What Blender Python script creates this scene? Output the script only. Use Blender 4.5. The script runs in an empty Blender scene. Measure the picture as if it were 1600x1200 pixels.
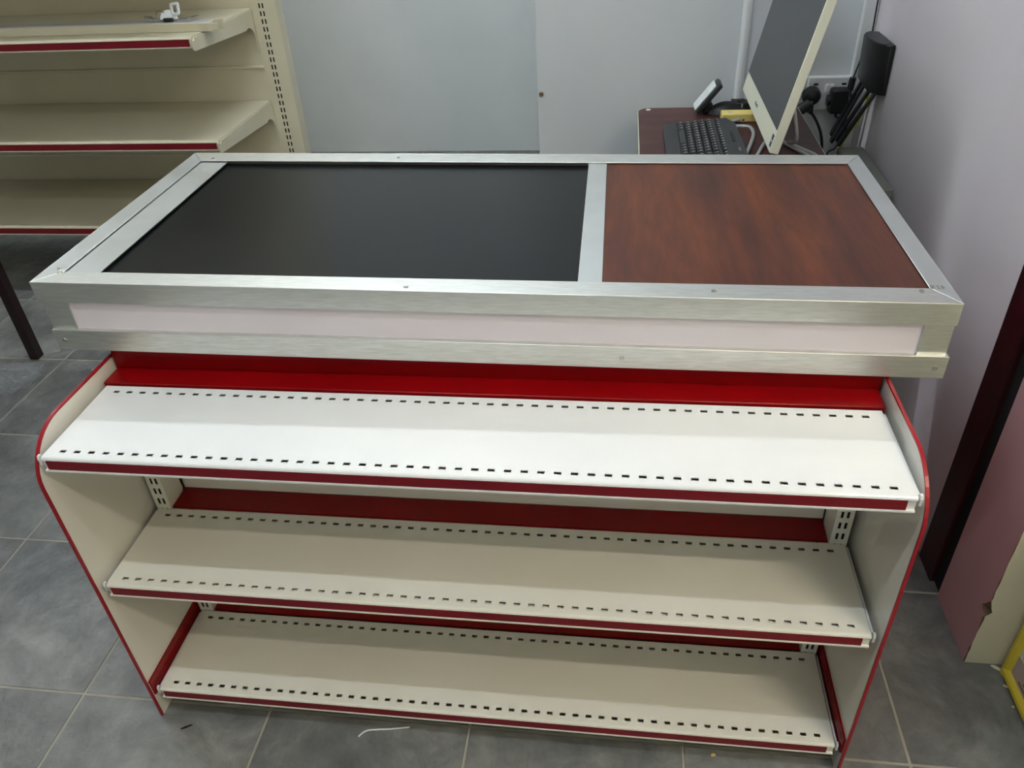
import bpy, bmesh, math, random
from mathutils import Matrix, Vector, Euler
random.seed(7)
sc = bpy.context.scene
COL = sc.collection

# ------------------------------------------------------------------ camera
F_PX = 1230.8
CAM = Vector((0.2248, -0.9951, 1.4004))
_R = (Matrix.Rotation(math.radians(8.904), 3, 'Z') @ Matrix.Rotation(math.radians(54.844), 3, 'X')
      @ Matrix.Rotation(math.radians(-3.434), 3, 'Z'))
cd = bpy.data.cameras.new('camera'); cd.sensor_fit = 'HORIZONTAL'; cd.sensor_width = 36.0
cd.lens = 36.0 * F_PX / 1600.0; cd.clip_start = 0.02
cam = bpy.data.objects.new('camera', cd); COL.objects.link(cam)
cam.matrix_world = Matrix.Translation(CAM) @ _R.to_4x4()
sc.camera = cam

def at(px, py, ax, val):
    """point on the plane axis=val that the photo pixel (1600x1200) looks at"""
    d = _R @ Vector(((px - 800) / F_PX, -(py - 600) / F_PX, -1.0))
    return CAM + d * ((val - CAM[ax]) / d[ax])

# ------------------------------------------------------------------ world, lights, exposure
w = bpy.data.worlds.new('world'); sc.world = w; w.use_nodes = True
w.node_tree.nodes['Background'].inputs[0].default_value = (0.75, 0.82, 0.9, 1)
w.node_tree.nodes['Background'].inputs[1].default_value = 0.25
sc.view_settings.view_transform = 'Standard'
sc.view_settings.look = 'None'
sc.view_settings.gamma = 1.0
sc.view_settings.exposure = 0.2
sc.view_settings.use_curve_mapping = False
CEIL = 2.75
LAMPS = [  # x0, x1, y, tube strength, colour, label : ceiling batten lamps
    (-0.75, 0.45, -0.62, 76.0, (0.84, 0.93, 1.0), 'white ceiling tube lamp above the counter front'),
    (-1.25, -0.05, 1.38, 108.0, (0.89, 0.95, 1.0), 'white ceiling tube lamp above the aisle behind the counter'),
    (-3.3, -2.1, 1.40, 60.0, (0.90, 0.96, 1.0), 'white ceiling tube lamp over the far left of the room'),
    (1.15, 2.05, -1.3, 165.0, (1.0, 0.90, 0.74), 'warm ceiling tube lamp in the right front corner'),
]
LAMP_COL = (0.90, 0.96, 1.0)

# ------------------------------------------------------------------ materials
def lin(c):
    return tuple(((v / 255) / 12.92 if v / 255 <= 0.04045 else ((v / 255 + 0.055) / 1.055) ** 2.4) for v in c) + (1,)

def mat(name, rgb, rough=0.5, metal=0.0, coat=0.0, rgb2=None, nscale=8.0, ndetail=4.0, lo=0.35, hi=0.65,
        bump=0.0, bscale=60.0, stretch=None, spec=0.5, emit=None, estr=0.0, trans=0.0, ior=1.45, alpha=1.0, rvar=0.0, coords='Object'):
    m = bpy.data.materials.new(name); m.use_nodes = True
    nt = m.node_tree; b = nt.nodes['Principled BSDF']
    b.inputs['Base Color'].default_value = lin(rgb)
    b.inputs['Roughness'].default_value = rough
    b.inputs['Metallic'].default_value = metal
    b.inputs['Specular IOR Level'].default_value = spec
    b.inputs['Coat Weight'].default_value = coat
    b.inputs['Coat Roughness'].default_value = 0.06
    b.inputs['Transmission Weight'].default_value = trans
    b.inputs['IOR'].default_value = ior
    b.inputs['Alpha'].default_value = alpha
    if emit:
        b.inputs['Emission Color'].default_value = emit + (1,) if len(emit) == 3 else emit
        b.inputs['Emission Strength'].default_value = estr
    tc = nt.nodes.new('ShaderNodeTexCoord'); mp = nt.nodes.new('ShaderNodeMapping')
    nt.links.new(tc.outputs[coords], mp.inputs[0])
    if stretch: mp.inputs['Scale'].default_value = stretch
    if rgb2 is not None or rvar:
        n = nt.nodes.new('ShaderNodeTexNoise'); n.inputs['Scale'].default_value = nscale; n.inputs['Detail'].default_value = ndetail
        nt.links.new(mp.outputs[0], n.inputs['Vector'])
        r = nt.nodes.new('ShaderNodeMapRange'); r.inputs[1].default_value = lo; r.inputs[2].default_value = hi
        nt.links.new(n.outputs['Fac'], r.inputs[0])
        if rgb2 is not None:
            mx = nt.nodes.new('ShaderNodeMix'); mx.data_type = 'RGBA'
            mx.inputs[6].default_value = lin(rgb); mx.inputs[7].default_value = lin(rgb2)
            nt.links.new(r.outputs[0], mx.inputs[0]); nt.links.new(mx.outputs[2], b.inputs['Base Color'])
        if rvar:
            r2 = nt.nodes.new('ShaderNodeMapRange'); r2.inputs[3].default_value = max(0.02, rough - rvar); r2.inputs[4].default_value = rough + rvar
            nt.links.new(r.outputs[0], r2.inputs[0]); nt.links.new(r2.outputs[0], b.inputs['Roughness'])
    if bump:
        n2 = nt.nodes.new('ShaderNodeTexNoise'); n2.inputs['Scale'].default_value = bscale; n2.inputs['Detail'].default_value = 5
        nt.links.new(mp.outputs[0], n2.inputs['Vector'])
        bp = nt.nodes.new('ShaderNodeBump'); bp.inputs['Strength'].default_value = bump; bp.inputs['Distance'].default_value = 0.004
        nt.links.new(n2.outputs['Fac'], bp.inputs['Height']); nt.links.new(bp.outputs[0], b.inputs['Normal'])
    return m

M = {}
M['cream'] = mat('cream_paint', (232, 229, 218), 0.28, coat=0.25, rgb2=(226, 222, 209), nscale=3, bump=0.03, bscale=150)
M['gcream'] = mat('yellowed_cream_paint', (208, 202, 178), 0.32, coat=0.15, rgb2=(200, 193, 167), nscale=3)
M['rail_top'] = mat('blue_grey_plastic', (176, 178, 186), 0.4)
M['white'] = mat('white_and_lit_shelf_paint', (236, 237, 236), 0.25, coat=0.2, rgb2=(229, 231, 231), nscale=4)
M['gloss'] = mat('glossy_panel', (228, 225, 216), 0.16, coat=0.5, rgb2=(222, 218, 206), nscale=2)
M['red'] = mat('red_paint', (132, 4, 8), 0.25, spec=0.3, rgb2=(120, 3, 7), nscale=3, bump=0.05, bscale=200)
M['red_strip'] = mat('red_plastic_strip', (116, 8, 26), 0.4)
M['red_trim'] = mat('red_edge_trim', (150, 16, 30), 0.35)
M['alu'] = mat('brushed_aluminium', (232, 233, 229), 0.42, metal=1.0, rgb2=(216, 217, 211), nscale=30, stretch=(1.0, 14, 14), bump=0.015, bscale=40, rvar=0.05)
M['alu_flat'] = mat('matte_aluminium', (222, 225, 223), 0.42, metal=1.0, rgb2=(212, 216, 215), nscale=6, rvar=0.05)
M['fascia'] = mat('pinkish_white_board', (222, 214, 220), 0.5, rgb2=(217, 209, 216), nscale=5)
M['black_top'] = mat('black_gloss_board', (17, 19, 21), 0.28, rgb2=(19, 21, 23), nscale=4, spec=0.2)
M['dark'] = mat('gap_shade_and_black', (14, 13, 13), 0.8)  # near-black: paints shade in gaps and slots, plus plain black bits
M['steel'] = mat('steel_rivet', (200, 200, 196), 0.25, metal=1.0)
M['wall'] = mat('white_wall_plaster', (222, 225, 224), 0.6, rgb2=(214, 218, 217), nscale=2.5, bump=0.25, bscale=14)
M['wall_cool'] = mat('bluish_wall_plaster', (220, 224, 226), 0.6, rgb2=(212, 217, 220), nscale=2.0, bump=0.2, bscale=10)
M['wall_bounce_tint'] = mat('white_plaster_red_bounce', (224, 218, 222), 0.6, rgb2=(216, 209, 214), nscale=2.0, bump=0.2, bscale=10)  # white wall with red bounce light put into its colour as a rose tint
M['wall_cream'] = mat('cream_wall_plaster', (226, 222, 198), 0.65, rgb2=(216, 210, 182), nscale=5, bump=0.35, bscale=18)
M['wall_pink'] = mat('mauve_wall_plaster', (208, 168, 170), 0.6, rgb2=(200, 158, 160), nscale=4, bump=0.3, bscale=18)
M['chip'] = mat('bare_plaster', (128, 112, 84), 0.9, rgb2=(92, 78, 58), nscale=30, bump=0.6, bscale=60)
M['ceil'] = mat('ceiling_paint', (226, 227, 226), 0.7)
M['maroon'] = mat('maroon_timber', (64, 14, 20), 0.4, rgb2=(44, 10, 14), nscale=14, stretch=(1, 1, 0.2), bump=0.1)
M['leg_shaded'] = mat('shaded_maroon_paint', (30, 9, 13), 0.5)  # maroon darkened to paint in the shade on the table legs
M['grout'] = mat('grey_grout', (172, 166, 150), 0.85, rgb2=(150, 146, 134), nscale=10)
M['lamp_body'] = mat('white_lamp_body', (235, 235, 235), 0.4)
M['pvc'] = mat('white_pvc', (224, 226, 226), 0.4)
M['screen'] = mat('dark_screen', (66, 68, 72), 0.35, rgb2=(62, 64, 68), nscale=2)
M['ivory'] = mat('ivory_plastic', (228, 228, 206), 0.4)
M['blk'] = mat('black_plastic', (22, 23, 25), 0.42, rgb2=(27, 28, 30), nscale=10)
M['blk2'] = mat('charcoal_plastic', (40, 42, 44), 0.45)
M['key'] = mat('charcoal_keys', (30, 31, 33), 0.4)
M['legend'] = mat('pale_key_legend', (205, 205, 205), 0.5)
M['wht'] = mat('white_plastic', (232, 236, 236), 0.35)
M['grey'] = mat('grey_steel', (128, 130, 122), 0.5, rgb2=(118, 120, 112), nscale=6)
M['rod'] = mat('satin_rod', (176, 178, 178), 0.35, metal=0.3)
M['yel'] = mat('yellow_card', (226, 206, 122), 0.55)
M['yelg'] = mat('yellow_green_cable', (196, 200, 44), 0.5)
M['yelf'] = mat('yellow_frame', (214, 196, 62), 0.5, rgb2=(226, 206, 70), nscale=20)
M['paper'] = mat('printed_paper', (196, 182, 172), 0.7)
M['ink'] = mat('grey_ink', (92, 84, 82), 0.7)
M['film'] = mat('clear_film', (225, 230, 235), 0.1, spec=1.0, alpha=0.13)
M['logo'] = mat('grey_print', (120, 120, 116), 0.5)
M['logo_dk'] = mat('dark_badge', (52, 58, 78), 0.4)
M['brown_spot'] = mat('brown_wall_plug', (110, 92, 72), 0.8)

def wood(name, cols, axis_scale, rough, warp=0.35):
    m = bpy.data.materials.new(name); m.use_nodes = True; nt = m.node_tree; p = nt.nodes['Principled BSDF']
    N = nt.nodes.new; Lk = nt.links.new
    tc = N('ShaderNodeTexCoord'); mp = N('ShaderNodeMapping'); mp.inputs['Scale'].default_value = axis_scale
    Lk(tc.outputs['Object'], mp.inputs[0])
    nw = N('ShaderNodeTexNoise'); nw.inputs['Scale'].default_value = 1.6; nw.inputs['Detail'].default_value = 2; Lk(mp.outputs[0], nw.inputs['Vector'])
    wp_ = N('ShaderNodeVectorMath'); wp_.operation = 'MULTIPLY_ADD'; Lk(nw.outputs['Color'], wp_.inputs[0]); wp_.inputs[1].default_value = (warp, warp, 0); Lk(mp.outputs[0], wp_.inputs[2])
    n1 = N('ShaderNodeTexNoise'); n1.inputs['Scale'].default_value = 3.0; n1.inputs['Detail'].default_value = 9; n1.inputs['Roughness'].default_value = 0.62
    n2 = N('ShaderNodeTexNoise'); n2.inputs['Scale'].default_value = 26; n2.inputs['Detail'].default_value = 4
    for n in (n1, n2): Lk(wp_.outputs[0], n.inputs['Vector'])
    cr = N('ShaderNodeValToRGB'); e = cr.color_ramp.elements
    e[0].position = 0.32; e[0].color = lin(cols[0]); e[1].position = 0.7; e[1].color = lin(cols[2])
    k = e.new(0.48); k.color = lin(cols[1])
    Lk(n1.outputs['Fac'], cr.inputs[0])
    mx = N('ShaderNodeMix'); mx.data_type = 'RGBA'; mx.blend_type = 'MULTIPLY'; mx.inputs[0].default_value = 0.6
    r = N('ShaderNodeMapRange'); r.inputs[1].default_value = 0.35; r.inputs[2].default_value = 0.6; r.inputs[3].default_value = 0.6; r.inputs[4].default_value = 1.0
    Lk(n2.outputs['Fac'], r.inputs[0]); Lk(cr.outputs[0], mx.inputs[6]); Lk(r.outputs[0], mx.inputs[7]); Lk(mx.outputs[2], p.inputs['Base Color'])
    p.inputs['Roughness'].default_value = rough; p.inputs['Specular IOR Level'].default_value = 0.3
    return m
M['wood'] = wood('red_brown_laminate', ((56, 27, 19), (79, 40, 26), (106, 55, 28)), (4.2, 0.55, 1), 0.42, 0.25)
M['deskwood'] = wood('dark_mahogany_laminate', ((52, 27, 25), (70, 39, 35), (84, 49, 43)), (1.0, 4.0, 1), 0.38)

def tile_mat():
    m = bpy.data.materials.new('slate_floor_tile'); m.use_nodes = True; nt = m.node_tree; p = nt.nodes['Principled BSDF']
    g = nt.nodes.new('ShaderNodeNewGeometry'); oi = nt.nodes.new('ShaderNodeObjectInfo')
    ml = nt.nodes.new('ShaderNodeVectorMath'); ml.operation = 'MULTIPLY_ADD'
    nt.links.new(oi.outputs['Random'], ml.inputs[0]); ml.inputs[1].default_value = (7, 11, 5); nt.links.new(g.outputs['Position'], ml.inputs[2])
    n1 = nt.nodes.new('ShaderNodeTexNoise'); n1.inputs['Scale'].default_value = 5; n1.inputs['Detail'].default_value = 9; n1.inputs['Roughness'].default_value = 0.68; n1.inputs['Distortion'].default_value = 0.6
    n2 = nt.nodes.new('ShaderNodeTexNoise'); n2.inputs['Scale'].default_value = 22; n2.inputs['Detail'].default_value = 8; n2.inputs['Distortion'].default_value = 0.25
    v = nt.nodes.new('ShaderNodeTexVoronoi'); v.feature = 'DISTANCE_TO_EDGE'; v.inputs['Scale'].default_value = 4.2
    wv = nt.nodes.new('ShaderNodeVectorMath'); wv.operation = 'MULTIPLY_ADD'
    nt.links.new(n2.outputs['Color'], wv.inputs[0]); wv.inputs[1].default_value = (0.12, 0.12, 0.12); nt.links.new(ml.outputs[0], wv.inputs[2])
    nt.links.new(wv.outputs[0], v.inputs['Vector'])
    for n in (n1, n2): nt.links.new(ml.outputs[0], n.inputs['Vector'])
    cr = nt.nodes.new('ShaderNodeValToRGB'); e = cr.color_ramp.elements
    e[0].position = 0.3; e[0].color = lin((90, 91, 90)); e[1].position = 0.74; e[1].color = lin((148, 148, 144))
    k = e.new(0.5); k.color = lin((114, 115, 113))
    nt.links.new(n1.outputs['Fac'], cr.inputs[0])
    r = nt.nodes.new('ShaderNodeMapRange'); r.inputs[1].default_value = 0.0; r.inputs[2].default_value = 0.02; r.inputs[3].default_value = 0.8; r.inputs[4].default_value = 1.0
    nt.links.new(v.outputs['Distance'], r.inputs[0])
    mx = nt.nodes.new('ShaderNodeMix'); mx.data_type = 'RGBA'; mx.blend_type = 'MULTIPLY'; mx.inputs[0].default_value = 0.45
    nt.links.new(cr.outputs[0], mx.inputs[6]); nt.links.new(r.outputs[0], mx.inputs[7])
    r3 = nt.nodes.new('ShaderNodeMapRange'); r3.inputs[1].default_value = 0.36; r3.inputs[2].default_value = 0.62; r3.inputs[3].default_value = 0.84; r3.inputs[4].default_value = 1.08
    nt.links.new(n2.outputs['Fac'], r3.inputs[0])
    mx2 = nt.nodes.new('ShaderNodeMix'); mx2.data_type = 'RGBA'; mx2.blend_type = 'MULTIPLY'; mx2.inputs[0].default_value = 1.0
    nt.links.new(mx.outputs[2], mx2.inputs[6]); nt.links.new(r3.outputs[0], mx2.inputs[7])
    nt.links.new(mx2.outputs[2], p.inputs['Base Color'])
    p.inputs['Roughness'].default_value = 0.34
    b = nt.nodes.new('ShaderNodeBump'); b.inputs['Strength'].default_value = 0.8; b.inputs['Distance'].default_value = 0.006
    ad = nt.nodes.new('ShaderNodeMath'); ad.operation = 'ADD'
    nt.links.new(n1.outputs['Fac'], ad.inputs[0]); nt.links.new(n2.outputs['Fac'], ad.inputs[1])
    nt.links.new(ad.outputs[0], b.inputs['Height']); nt.links.new(b.outputs[0], p.inputs['Normal'])
    return m
M['tile'] = tile_mat()
M['tube'] = mat('lit_lamp_tube', (255, 255, 255), 0.5, emit=LAMP_COL, estr=1.0)

# ------------------------------------------------------------------ mesh helpers
class MB:
    """collects faces in world coordinates, builds one mesh object"""
    def __init__(s): s.v = []; s.f = []; s.sm = []
    def add(s, vs, fs, smooth=False):
        o = len(s.v); s.v += [tuple(p) for p in vs]; s.f += [tuple(i + o for i in f) for f in fs]; s.sm += [smooth] * len(fs); return s
    def box(s, x0, x1, y0, y1, z0, z1, T=None):
        vs = [(x0, y0, z0), (x1, y0, z0), (x1, y1, z0), (x0, y1, z0), (x0, y0, z1), (x1, y0, z1), (x1, y1, z1), (x0, y1, z1)]
        if T: vs = [T(*p) for p in vs]
        return s.add(vs, [(3, 2, 1, 0), (4, 5, 6, 7), (0, 1, 5, 4), (1, 2, 6, 5), (2, 3, 7, 6), (3, 0, 4, 7)])
    def prism(s, poly, lo, hi, fn, smooth=False):
        """poly: 2D outline; fn(a,b,t) -> xyz"""
        n = len(poly); vs = [fn(a, b, lo) for a, b in poly] + [fn(a, b, hi) for a, b in poly]
        s.add(vs, [tuple(range(n))[::-1], tuple(range(n, 2 * n))])
        o = len(s.v); s.add(vs, [(i, (i + 1) % n, n + (i + 1) % n, n + i) for i in range(n)], smooth); return s
    def tube(s, pts, r, n=8, caps=True):
        pts = [Vector(p) for p in pts]; rings = []; up = None; L = len(pts)
        for i, p in enumerate(pts):
            t = (pts[min(i + 1, L - 1)] - pts[max(i - 1, 0)]).normalized()
            if up is None: up = t.orthogonal().normalized()
            up = (up - t * up.dot(t)).normalized(); sd = t.cross(up); rr = r[i] if isinstance(r, (list, tuple)) else r
            rings.append([p + (up * math.cos(2 * math.pi * k / n) + sd * math.sin(2 * math.pi * k / n)) * rr for k in range(n)])
        vs = [q for g in rings for q in g]
        s.add(vs, [(i * n + k, i * n + (k + 1) % n, (i + 1) * n + (k + 1) % n, (i + 1) * n + k) for i in range(L - 1) for k in range(n)], True)
        if caps: s.add(rings[0], [tuple(range(n))[::-1]]); s.add(rings[-1], [tuple(range(n))])
        return s
    def build(s, name, m, org=(0, 0, 0), parent=None, bevel=0.0, seg=2, subsurf=0):
        me = bpy.data.meshes.new(name); ox, oy, oz = org
        me.from_pydata([(x - ox, y - oy, z - oz) for x, y, z in s.v], [], s.f); me.validate(); me.update()
        bm = bmesh.new(); bm.from_mesh(me); bmesh.ops.remove_doubles(bm, verts=bm.verts, dist=1e-6)
        bmesh.ops.recalc_face_normals(bm, faces=bm.faces); bm.to_mesh(me); bm.free()
        if any(s.sm) and not bevel:
            for p in me.polygons: p.use_smooth = True
            me.set_sharp_from_angle(angle=math.radians(35))
        me.materials.append(M[m] if isinstance(m, str) else m)
        o = bpy.data.objects.new(name, me); COL.objects.link(o)
        if parent is None: o.location = org
        else: o.parent = parent
        if bevel:
            b = o.modifiers.new('bevel', 'BEVEL'); b.width = bevel; b.segments = seg; b.limit_method = 'ANGLE'; b.angle_limit = math.radians(40)
            for p in me.polygons: p.use_smooth = True
            me.set_sharp_from_angle(angle=math.radians(40))
        if subsurf:
            q = o.modifiers.new('sub', 'SUBSURF'); q.levels = subsurf; q.render_levels = subsurf
            for p in me.polygons: p.use_smooth = True
        return o

def holes_sheet(mb, us, vs, holes, fn, depth):
    """sheet over grid lines us x vs, cells in holes left open with walls of the given depth"""
    P = {}
    for j, v in enumerate(vs):
        for i, u in enumerate(us): P[i, j] = fn(u, v, 0)
    for j in range(len(vs) - 1):
        for i in range(len(us) - 1):
            q = [P[i, j], P[i + 1, j], P[i + 1, j + 1], P[i, j + 1]]
            if (i, j) in holes:
                d = [fn(us[a], vs[b], depth) for a, b in ((i, j), (i + 1, j), (i + 1, j + 1), (i, j + 1))]
                mb.add(q + d, [(0, 1, 5, 4), (1, 2, 6, 5), (2, 3, 7, 6), (3, 0, 4, 7)])
            else: mb.add(q, [(0, 1, 2, 3)])

def tag(o, label, cat, group=None, kind=None):
    o['label'] = label
    if cat: o['category'] = cat
    if group: o['group'] = group
    if kind: o['kind'] = kind
    return o
def struct(o, label=None, cat=None):
    o['kind'] = 'structure'
    if label: o['label'] = label
    if cat: o['category'] = cat
    return o
def thing(name, label, cat, org, group=None):
    o = bpy.data.objects.new(name, None); COL.objects.link(o); o.location = org; o.empty_display_size = 0.1
    return tag(o, label, cat, group)
def arc(cx, cy, r, a0, a1, n=8, ry=None):
    ry = r if ry is None else ry
    return [(cx + r * math.cos(math.radians(a0 + (a1 - a0) * k / n)), cy + ry * math.sin(math.radians(a0 + (a1 - a0) * k / n))) for k in range(n + 1)]
def smooth_path(pts, n=6):
    pts = [Vector(p) for p in pts]; out = []
    for i in range(len(pts) - 1):
        p0, p1, p2, p3 = pts[max(i - 1, 0)], pts[i], pts[i + 1], pts[min(i + 2, len(pts) - 1)]
        for k in range(n):
            t = k / n
            out.append(0.5 * ((2 * p1) + (p2 - p0) * t + (2 * p0 - 5 * p1 + 4 * p2 - p3) * t * t + (3 * p1 - p0 - 3 * p2 + p3) * t ** 3))
    return out + [pts[-1]]

# ------------------------------------------------------------------ room shell
X0, X1, Y0, Y1 = -3.6, 2.2, -3.0, 3.11      # inside faces of the room
PX, PY = -0.035, 1.545                      # corner of the projecting white wall
WX = 0.935                                  # right-hand wall beside the counter
EY = 0.062                                  # end face of that wall
floor = struct(MB().box(X0 - .1, X1 + .1, Y0 - .1, Y1 + .1, -0.06, -0.0012).build('floor', 'grout'), 'grey slate-look tiled floor with pale joints', 'floor')
TS = 0.4; GX, GY = -0.827, 0.235; gap = 0.0022
tm = MB(); h = TS / 2 - gap
tm.box(-h, h, -h, h, -0.003, 0.0)
tile0 = None
i0 = math.floor((X0 - GX) / TS); i1 = math.ceil((X1 - GX) / TS); j0 = math.floor((Y0 - GY) / TS); j1 = math.ceil((Y1 - GY) / TS)
for i in range(i0, i1):
    for j in range(j0, j1):
        c = (GX + (i + .5) * TS, GY + (j + .5) * TS)
        if c[0] > WX + .25 and c[1] > EY + .25: continue
        if c[0] > PX + .25 and c[1] > PY + .25: continue
        if tile0 is None:
            t = tm.build('tile', 'tile', parent=floor, bevel=0.0012, seg=1); tile0 = t
        else:
            t = tile0.copy(); COL.objects.link(t); t.parent = floor
        t.location = (c[0], c[1], random.uniform(-0.0004, 0.0002))
struct(MB().box(X0 - .1, X1 + .1, Y0 - .1, Y1 + .1, CEIL, CEIL + .08).build('ceiling', 'ceil'), 'plain white ceiling', 'ceiling')
struct(MB().box(X0 - .1, PX, Y1, Y1 + .1, 0, CEIL).build('wall_back', 'wall'), 'far white plaster wall behind the aisle', 'wall')
struct(MB().box(X0 - .1, X0, Y0, Y1, 0, CEIL).build('wall_left', 'wall'), 'white wall far to the left', 'wall')
struct(MB().box(X0 - .1, X1 + .1, Y0 - .1, Y0, 0, CEIL).build('wall_front', 'wall'), 'white wall behind the viewer', 'wall')
struct(MB().box(X1, X1 + .1, Y0, EY + .1, 0, CEIL).build('wall_side', 'wall_cream'), 'cream wall beyond the doorway', 'wall')
struct(MB().box(PX, WX, PY, Y1 + .1, 0, CEIL).build('wall_partition', 'wall_cool'), 'projecting white wall behind the desk', 'wall')
struct(MB().box(WX, WX + .5, 0.345, Y1 + .1, 0, CEIL).build('wall_right', 'wall_bounce_tint'), 'white side wall between desk corner and maroon door frame', 'wall')
# door frame: proud maroon post, near-flush strip painted black as the gap's shade, then the plaster pier
struct(MB().box(WX - .005, WX + .12, 0.268, 0.345, 0, CEIL).build('trim_1', 'maroon', bevel=0.002), 'dark maroon timber door frame post', 'door frame')
struct(MB().box(WX + .006, WX + .12, 0.228, 0.268, 0, CEIL).build('trim_2', 'dark'), 'near-flush strip painted black for the shaded gap beside the maroon post', 'door frame')

def pier():
    mb = MB(); n = 40
    # left face of the pier, its front arris chipped by plaster damage
    def arris(z):
        d = 0.002 * math.sin(z * 61) + 0.0015 * math.sin(z * 143 + 1)
        if 0.14 < z < 0.185: d += 0.022 * (1 - abs((z - .152) / .012)) if z < .152 else 0.022 * (.185 - z) / .033 if z < .185 else 0
        if z < 0.14: d += 0.0015
        return d
    zs = [CEIL * (k / n) ** 2.2 for k in range(n + 1)] + [0.140, 0.146, 0.152, 0.158, 0.165, 0.172, 0.18, 0.185]; zs = sorted(set(zs))
    L = []; 
    for z in zs:
        e = arris(z); L.append([(WX, 0.228, z), (WX, EY + e, z), (WX + e * 0.5, EY, z), (X1, EY, z)])
    return zs, L
zs, L = pier()
pl = MB(); pe = MB(); pc = MB()
for a, b in zip(L[:-1], L[1:]):
    pl.add([a[0], a[1], b[1], b[0]], [(0, 1, 2, 3)])
    pc.add([a[1], a[2], b[2], b[1]], [(0, 1, 2, 3)])
    pe.add([a[2], a[3], b[3], b[2]], [(0, 1, 2, 3)])
core = MB().box(WX + .12, X1 + .1, EY + .03, 0.9, 0, CEIL)
core.add([(WX, .228, 0), (WX + .12, .228, 0), (WX + .12, .228, CEIL), (WX, .228, CEIL)], [(0, 1, 2, 3)])
wp = struct(core.build('wall_pier', 'wall_cream'), 'end of the wall with mauve side face and cream front', 'wall')
pl.build('mauve_face', 'wall_pink', parent=wp)
pe.build('cream_face', 'wall_cream', parent=wp)
pc.build('chipped_edge', 'chip', parent=wp)

# ceiling lamps
for k, (a, b, y, st, lc_, lab) in enumerate(LAMPS):
    t = thing('ceiling_lamp', lab, 'lamp', ((a + b) / 2, y, CEIL), 'ceiling tube lamps')
    MB().box(a, b, y - .035, y + .035, CEIL - .05, CEIL).build('lamp_body', 'lamp_body', t.location, t, bevel=.004)
    m = M['tube'].copy(); m.node_tree.nodes['Principled BSDF'].inputs['Emission Strength'].default_value = st; m.node_tree.nodes['Principled BSDF'].inputs['Emission Color'].default_value = lc_ + (1,)
    MB().tube([(a + .03, y, CEIL - .075), (b - .03, y, CEIL - .075)], 0.02, 12).build('lamp_tube', m, t.location, t)
    for xx in (a + .005, b - .03): MB().box(xx, xx + .025, y - .02, y + .02, CEIL - .1, CEIL - .05).build('tube_holder', 'lamp_body', t.location, t, bevel=.003)

# conduit, corner trunking
tag(MB().tube([(0.578, PY - .012, 0.0), (0.578, PY - .012, CEIL)], .014, 14).build('conduit_pipe', 'pvc', (0.578, PY, 0)), 'white plastic conduit pipe running up the wall behind the monitor', 'pipe')
tag(MB().box(WX - .04, WX - .001, PY - .026, PY - .001, 0, CEIL).build('corner_trunking', 'pvc', (WX - .02, PY, 0), bevel=.003), 'pale cable trunking up the corner behind the router', 'trunking')
tag(MB().tube([(0.0, PY + .002, 0), (0, PY - .006, 0)], [.008, .006], 9).build('wall_plug', 'brown_spot'), 'small brown plug in the edge of the white wall', 'wall plug')
bpy.data.objects['wall_plug'].location = at(846, 147, 1, PY); bpy.data.objects['wall_plug'].location.y = 0

# ------------------------------------------------------------------ checkout counter
CO = Vector((0, 0.25, 0))
ctr = thing('checkout_counter', 'white and red checkout counter with three slotted shelves and a metal-edged top', 'counter', CO)
SX = 0.625; SF = -0.189; PIN = 0.6378; POUT = 0.6412; PF = -0.196; PTOP = 0.690; PBACK = 0.60
prof = [(PBACK, 0), (PBACK, PTOP - .006), (-0.105, PTOP)] + [(a, b) for a, b in arc(-0.105, PTOP - .085, 0.091, 90, 180, 10, 0.085)][1:] + [(PF, 0)]
for sgn in (-1, 1):
    mb = MB(); mb.prism(prof, PIN, POUT - .001, lambda a, b, t: (sgn * t, a, b))
    sp = mb.build('side_panel', 'gloss', CO, ctr); sp['label'] = 'cream end panel with rounded front corner' 
    ou = MB(); ou.prism(prof, POUT - .001, POUT + .0005, lambda a, b, t: (sgn * t, a, b)); q = ou.build('outer_face', 'red', CO, sp)
    # red U trim along top and front edge
    tr = MB(); path = prof[1:]; out = []
    for k, p in enumerate(path):
        a = Vector(path[max(k - 1, 0)]); b = Vector(path[min(k + 1, len(path) - 1)]); d = (b - a).normalized(); nrm = Vector((d.y, -d.x))
        if k == 0: nrm = Vector((0, 1))
        out.append((Vector(p) - nrm * 0.002, Vector(p) + nrm * 0.0015) if (nrm.y > 0 or nrm.x < 0) else (Vector(p) + nrm * 0.002, Vector(p) - nrm * 0.0015))
    for (i0_, o0), (i1_, o1) in zip(out[:-1], out[1:]):
        vs = [(sgn * x, p[0], p[1]) for x in (PIN - .0003, POUT + .0009) for p in (i0_, o0, o1, i1_)]
        tr.add(vs, [(0, 1, 2, 3), (7, 6, 5, 4), (1, 5, 6, 2), (0, 3, 7, 4)])
    tr.build('edge_trim', 'red_trim', CO, sp)
    MB().box(*sorted((sgn * (PIN - .004), sgn * PIN)), PF + .004, 0.03, 0.064, 0.104).build('kick_band', 'red', CO, sp)

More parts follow.
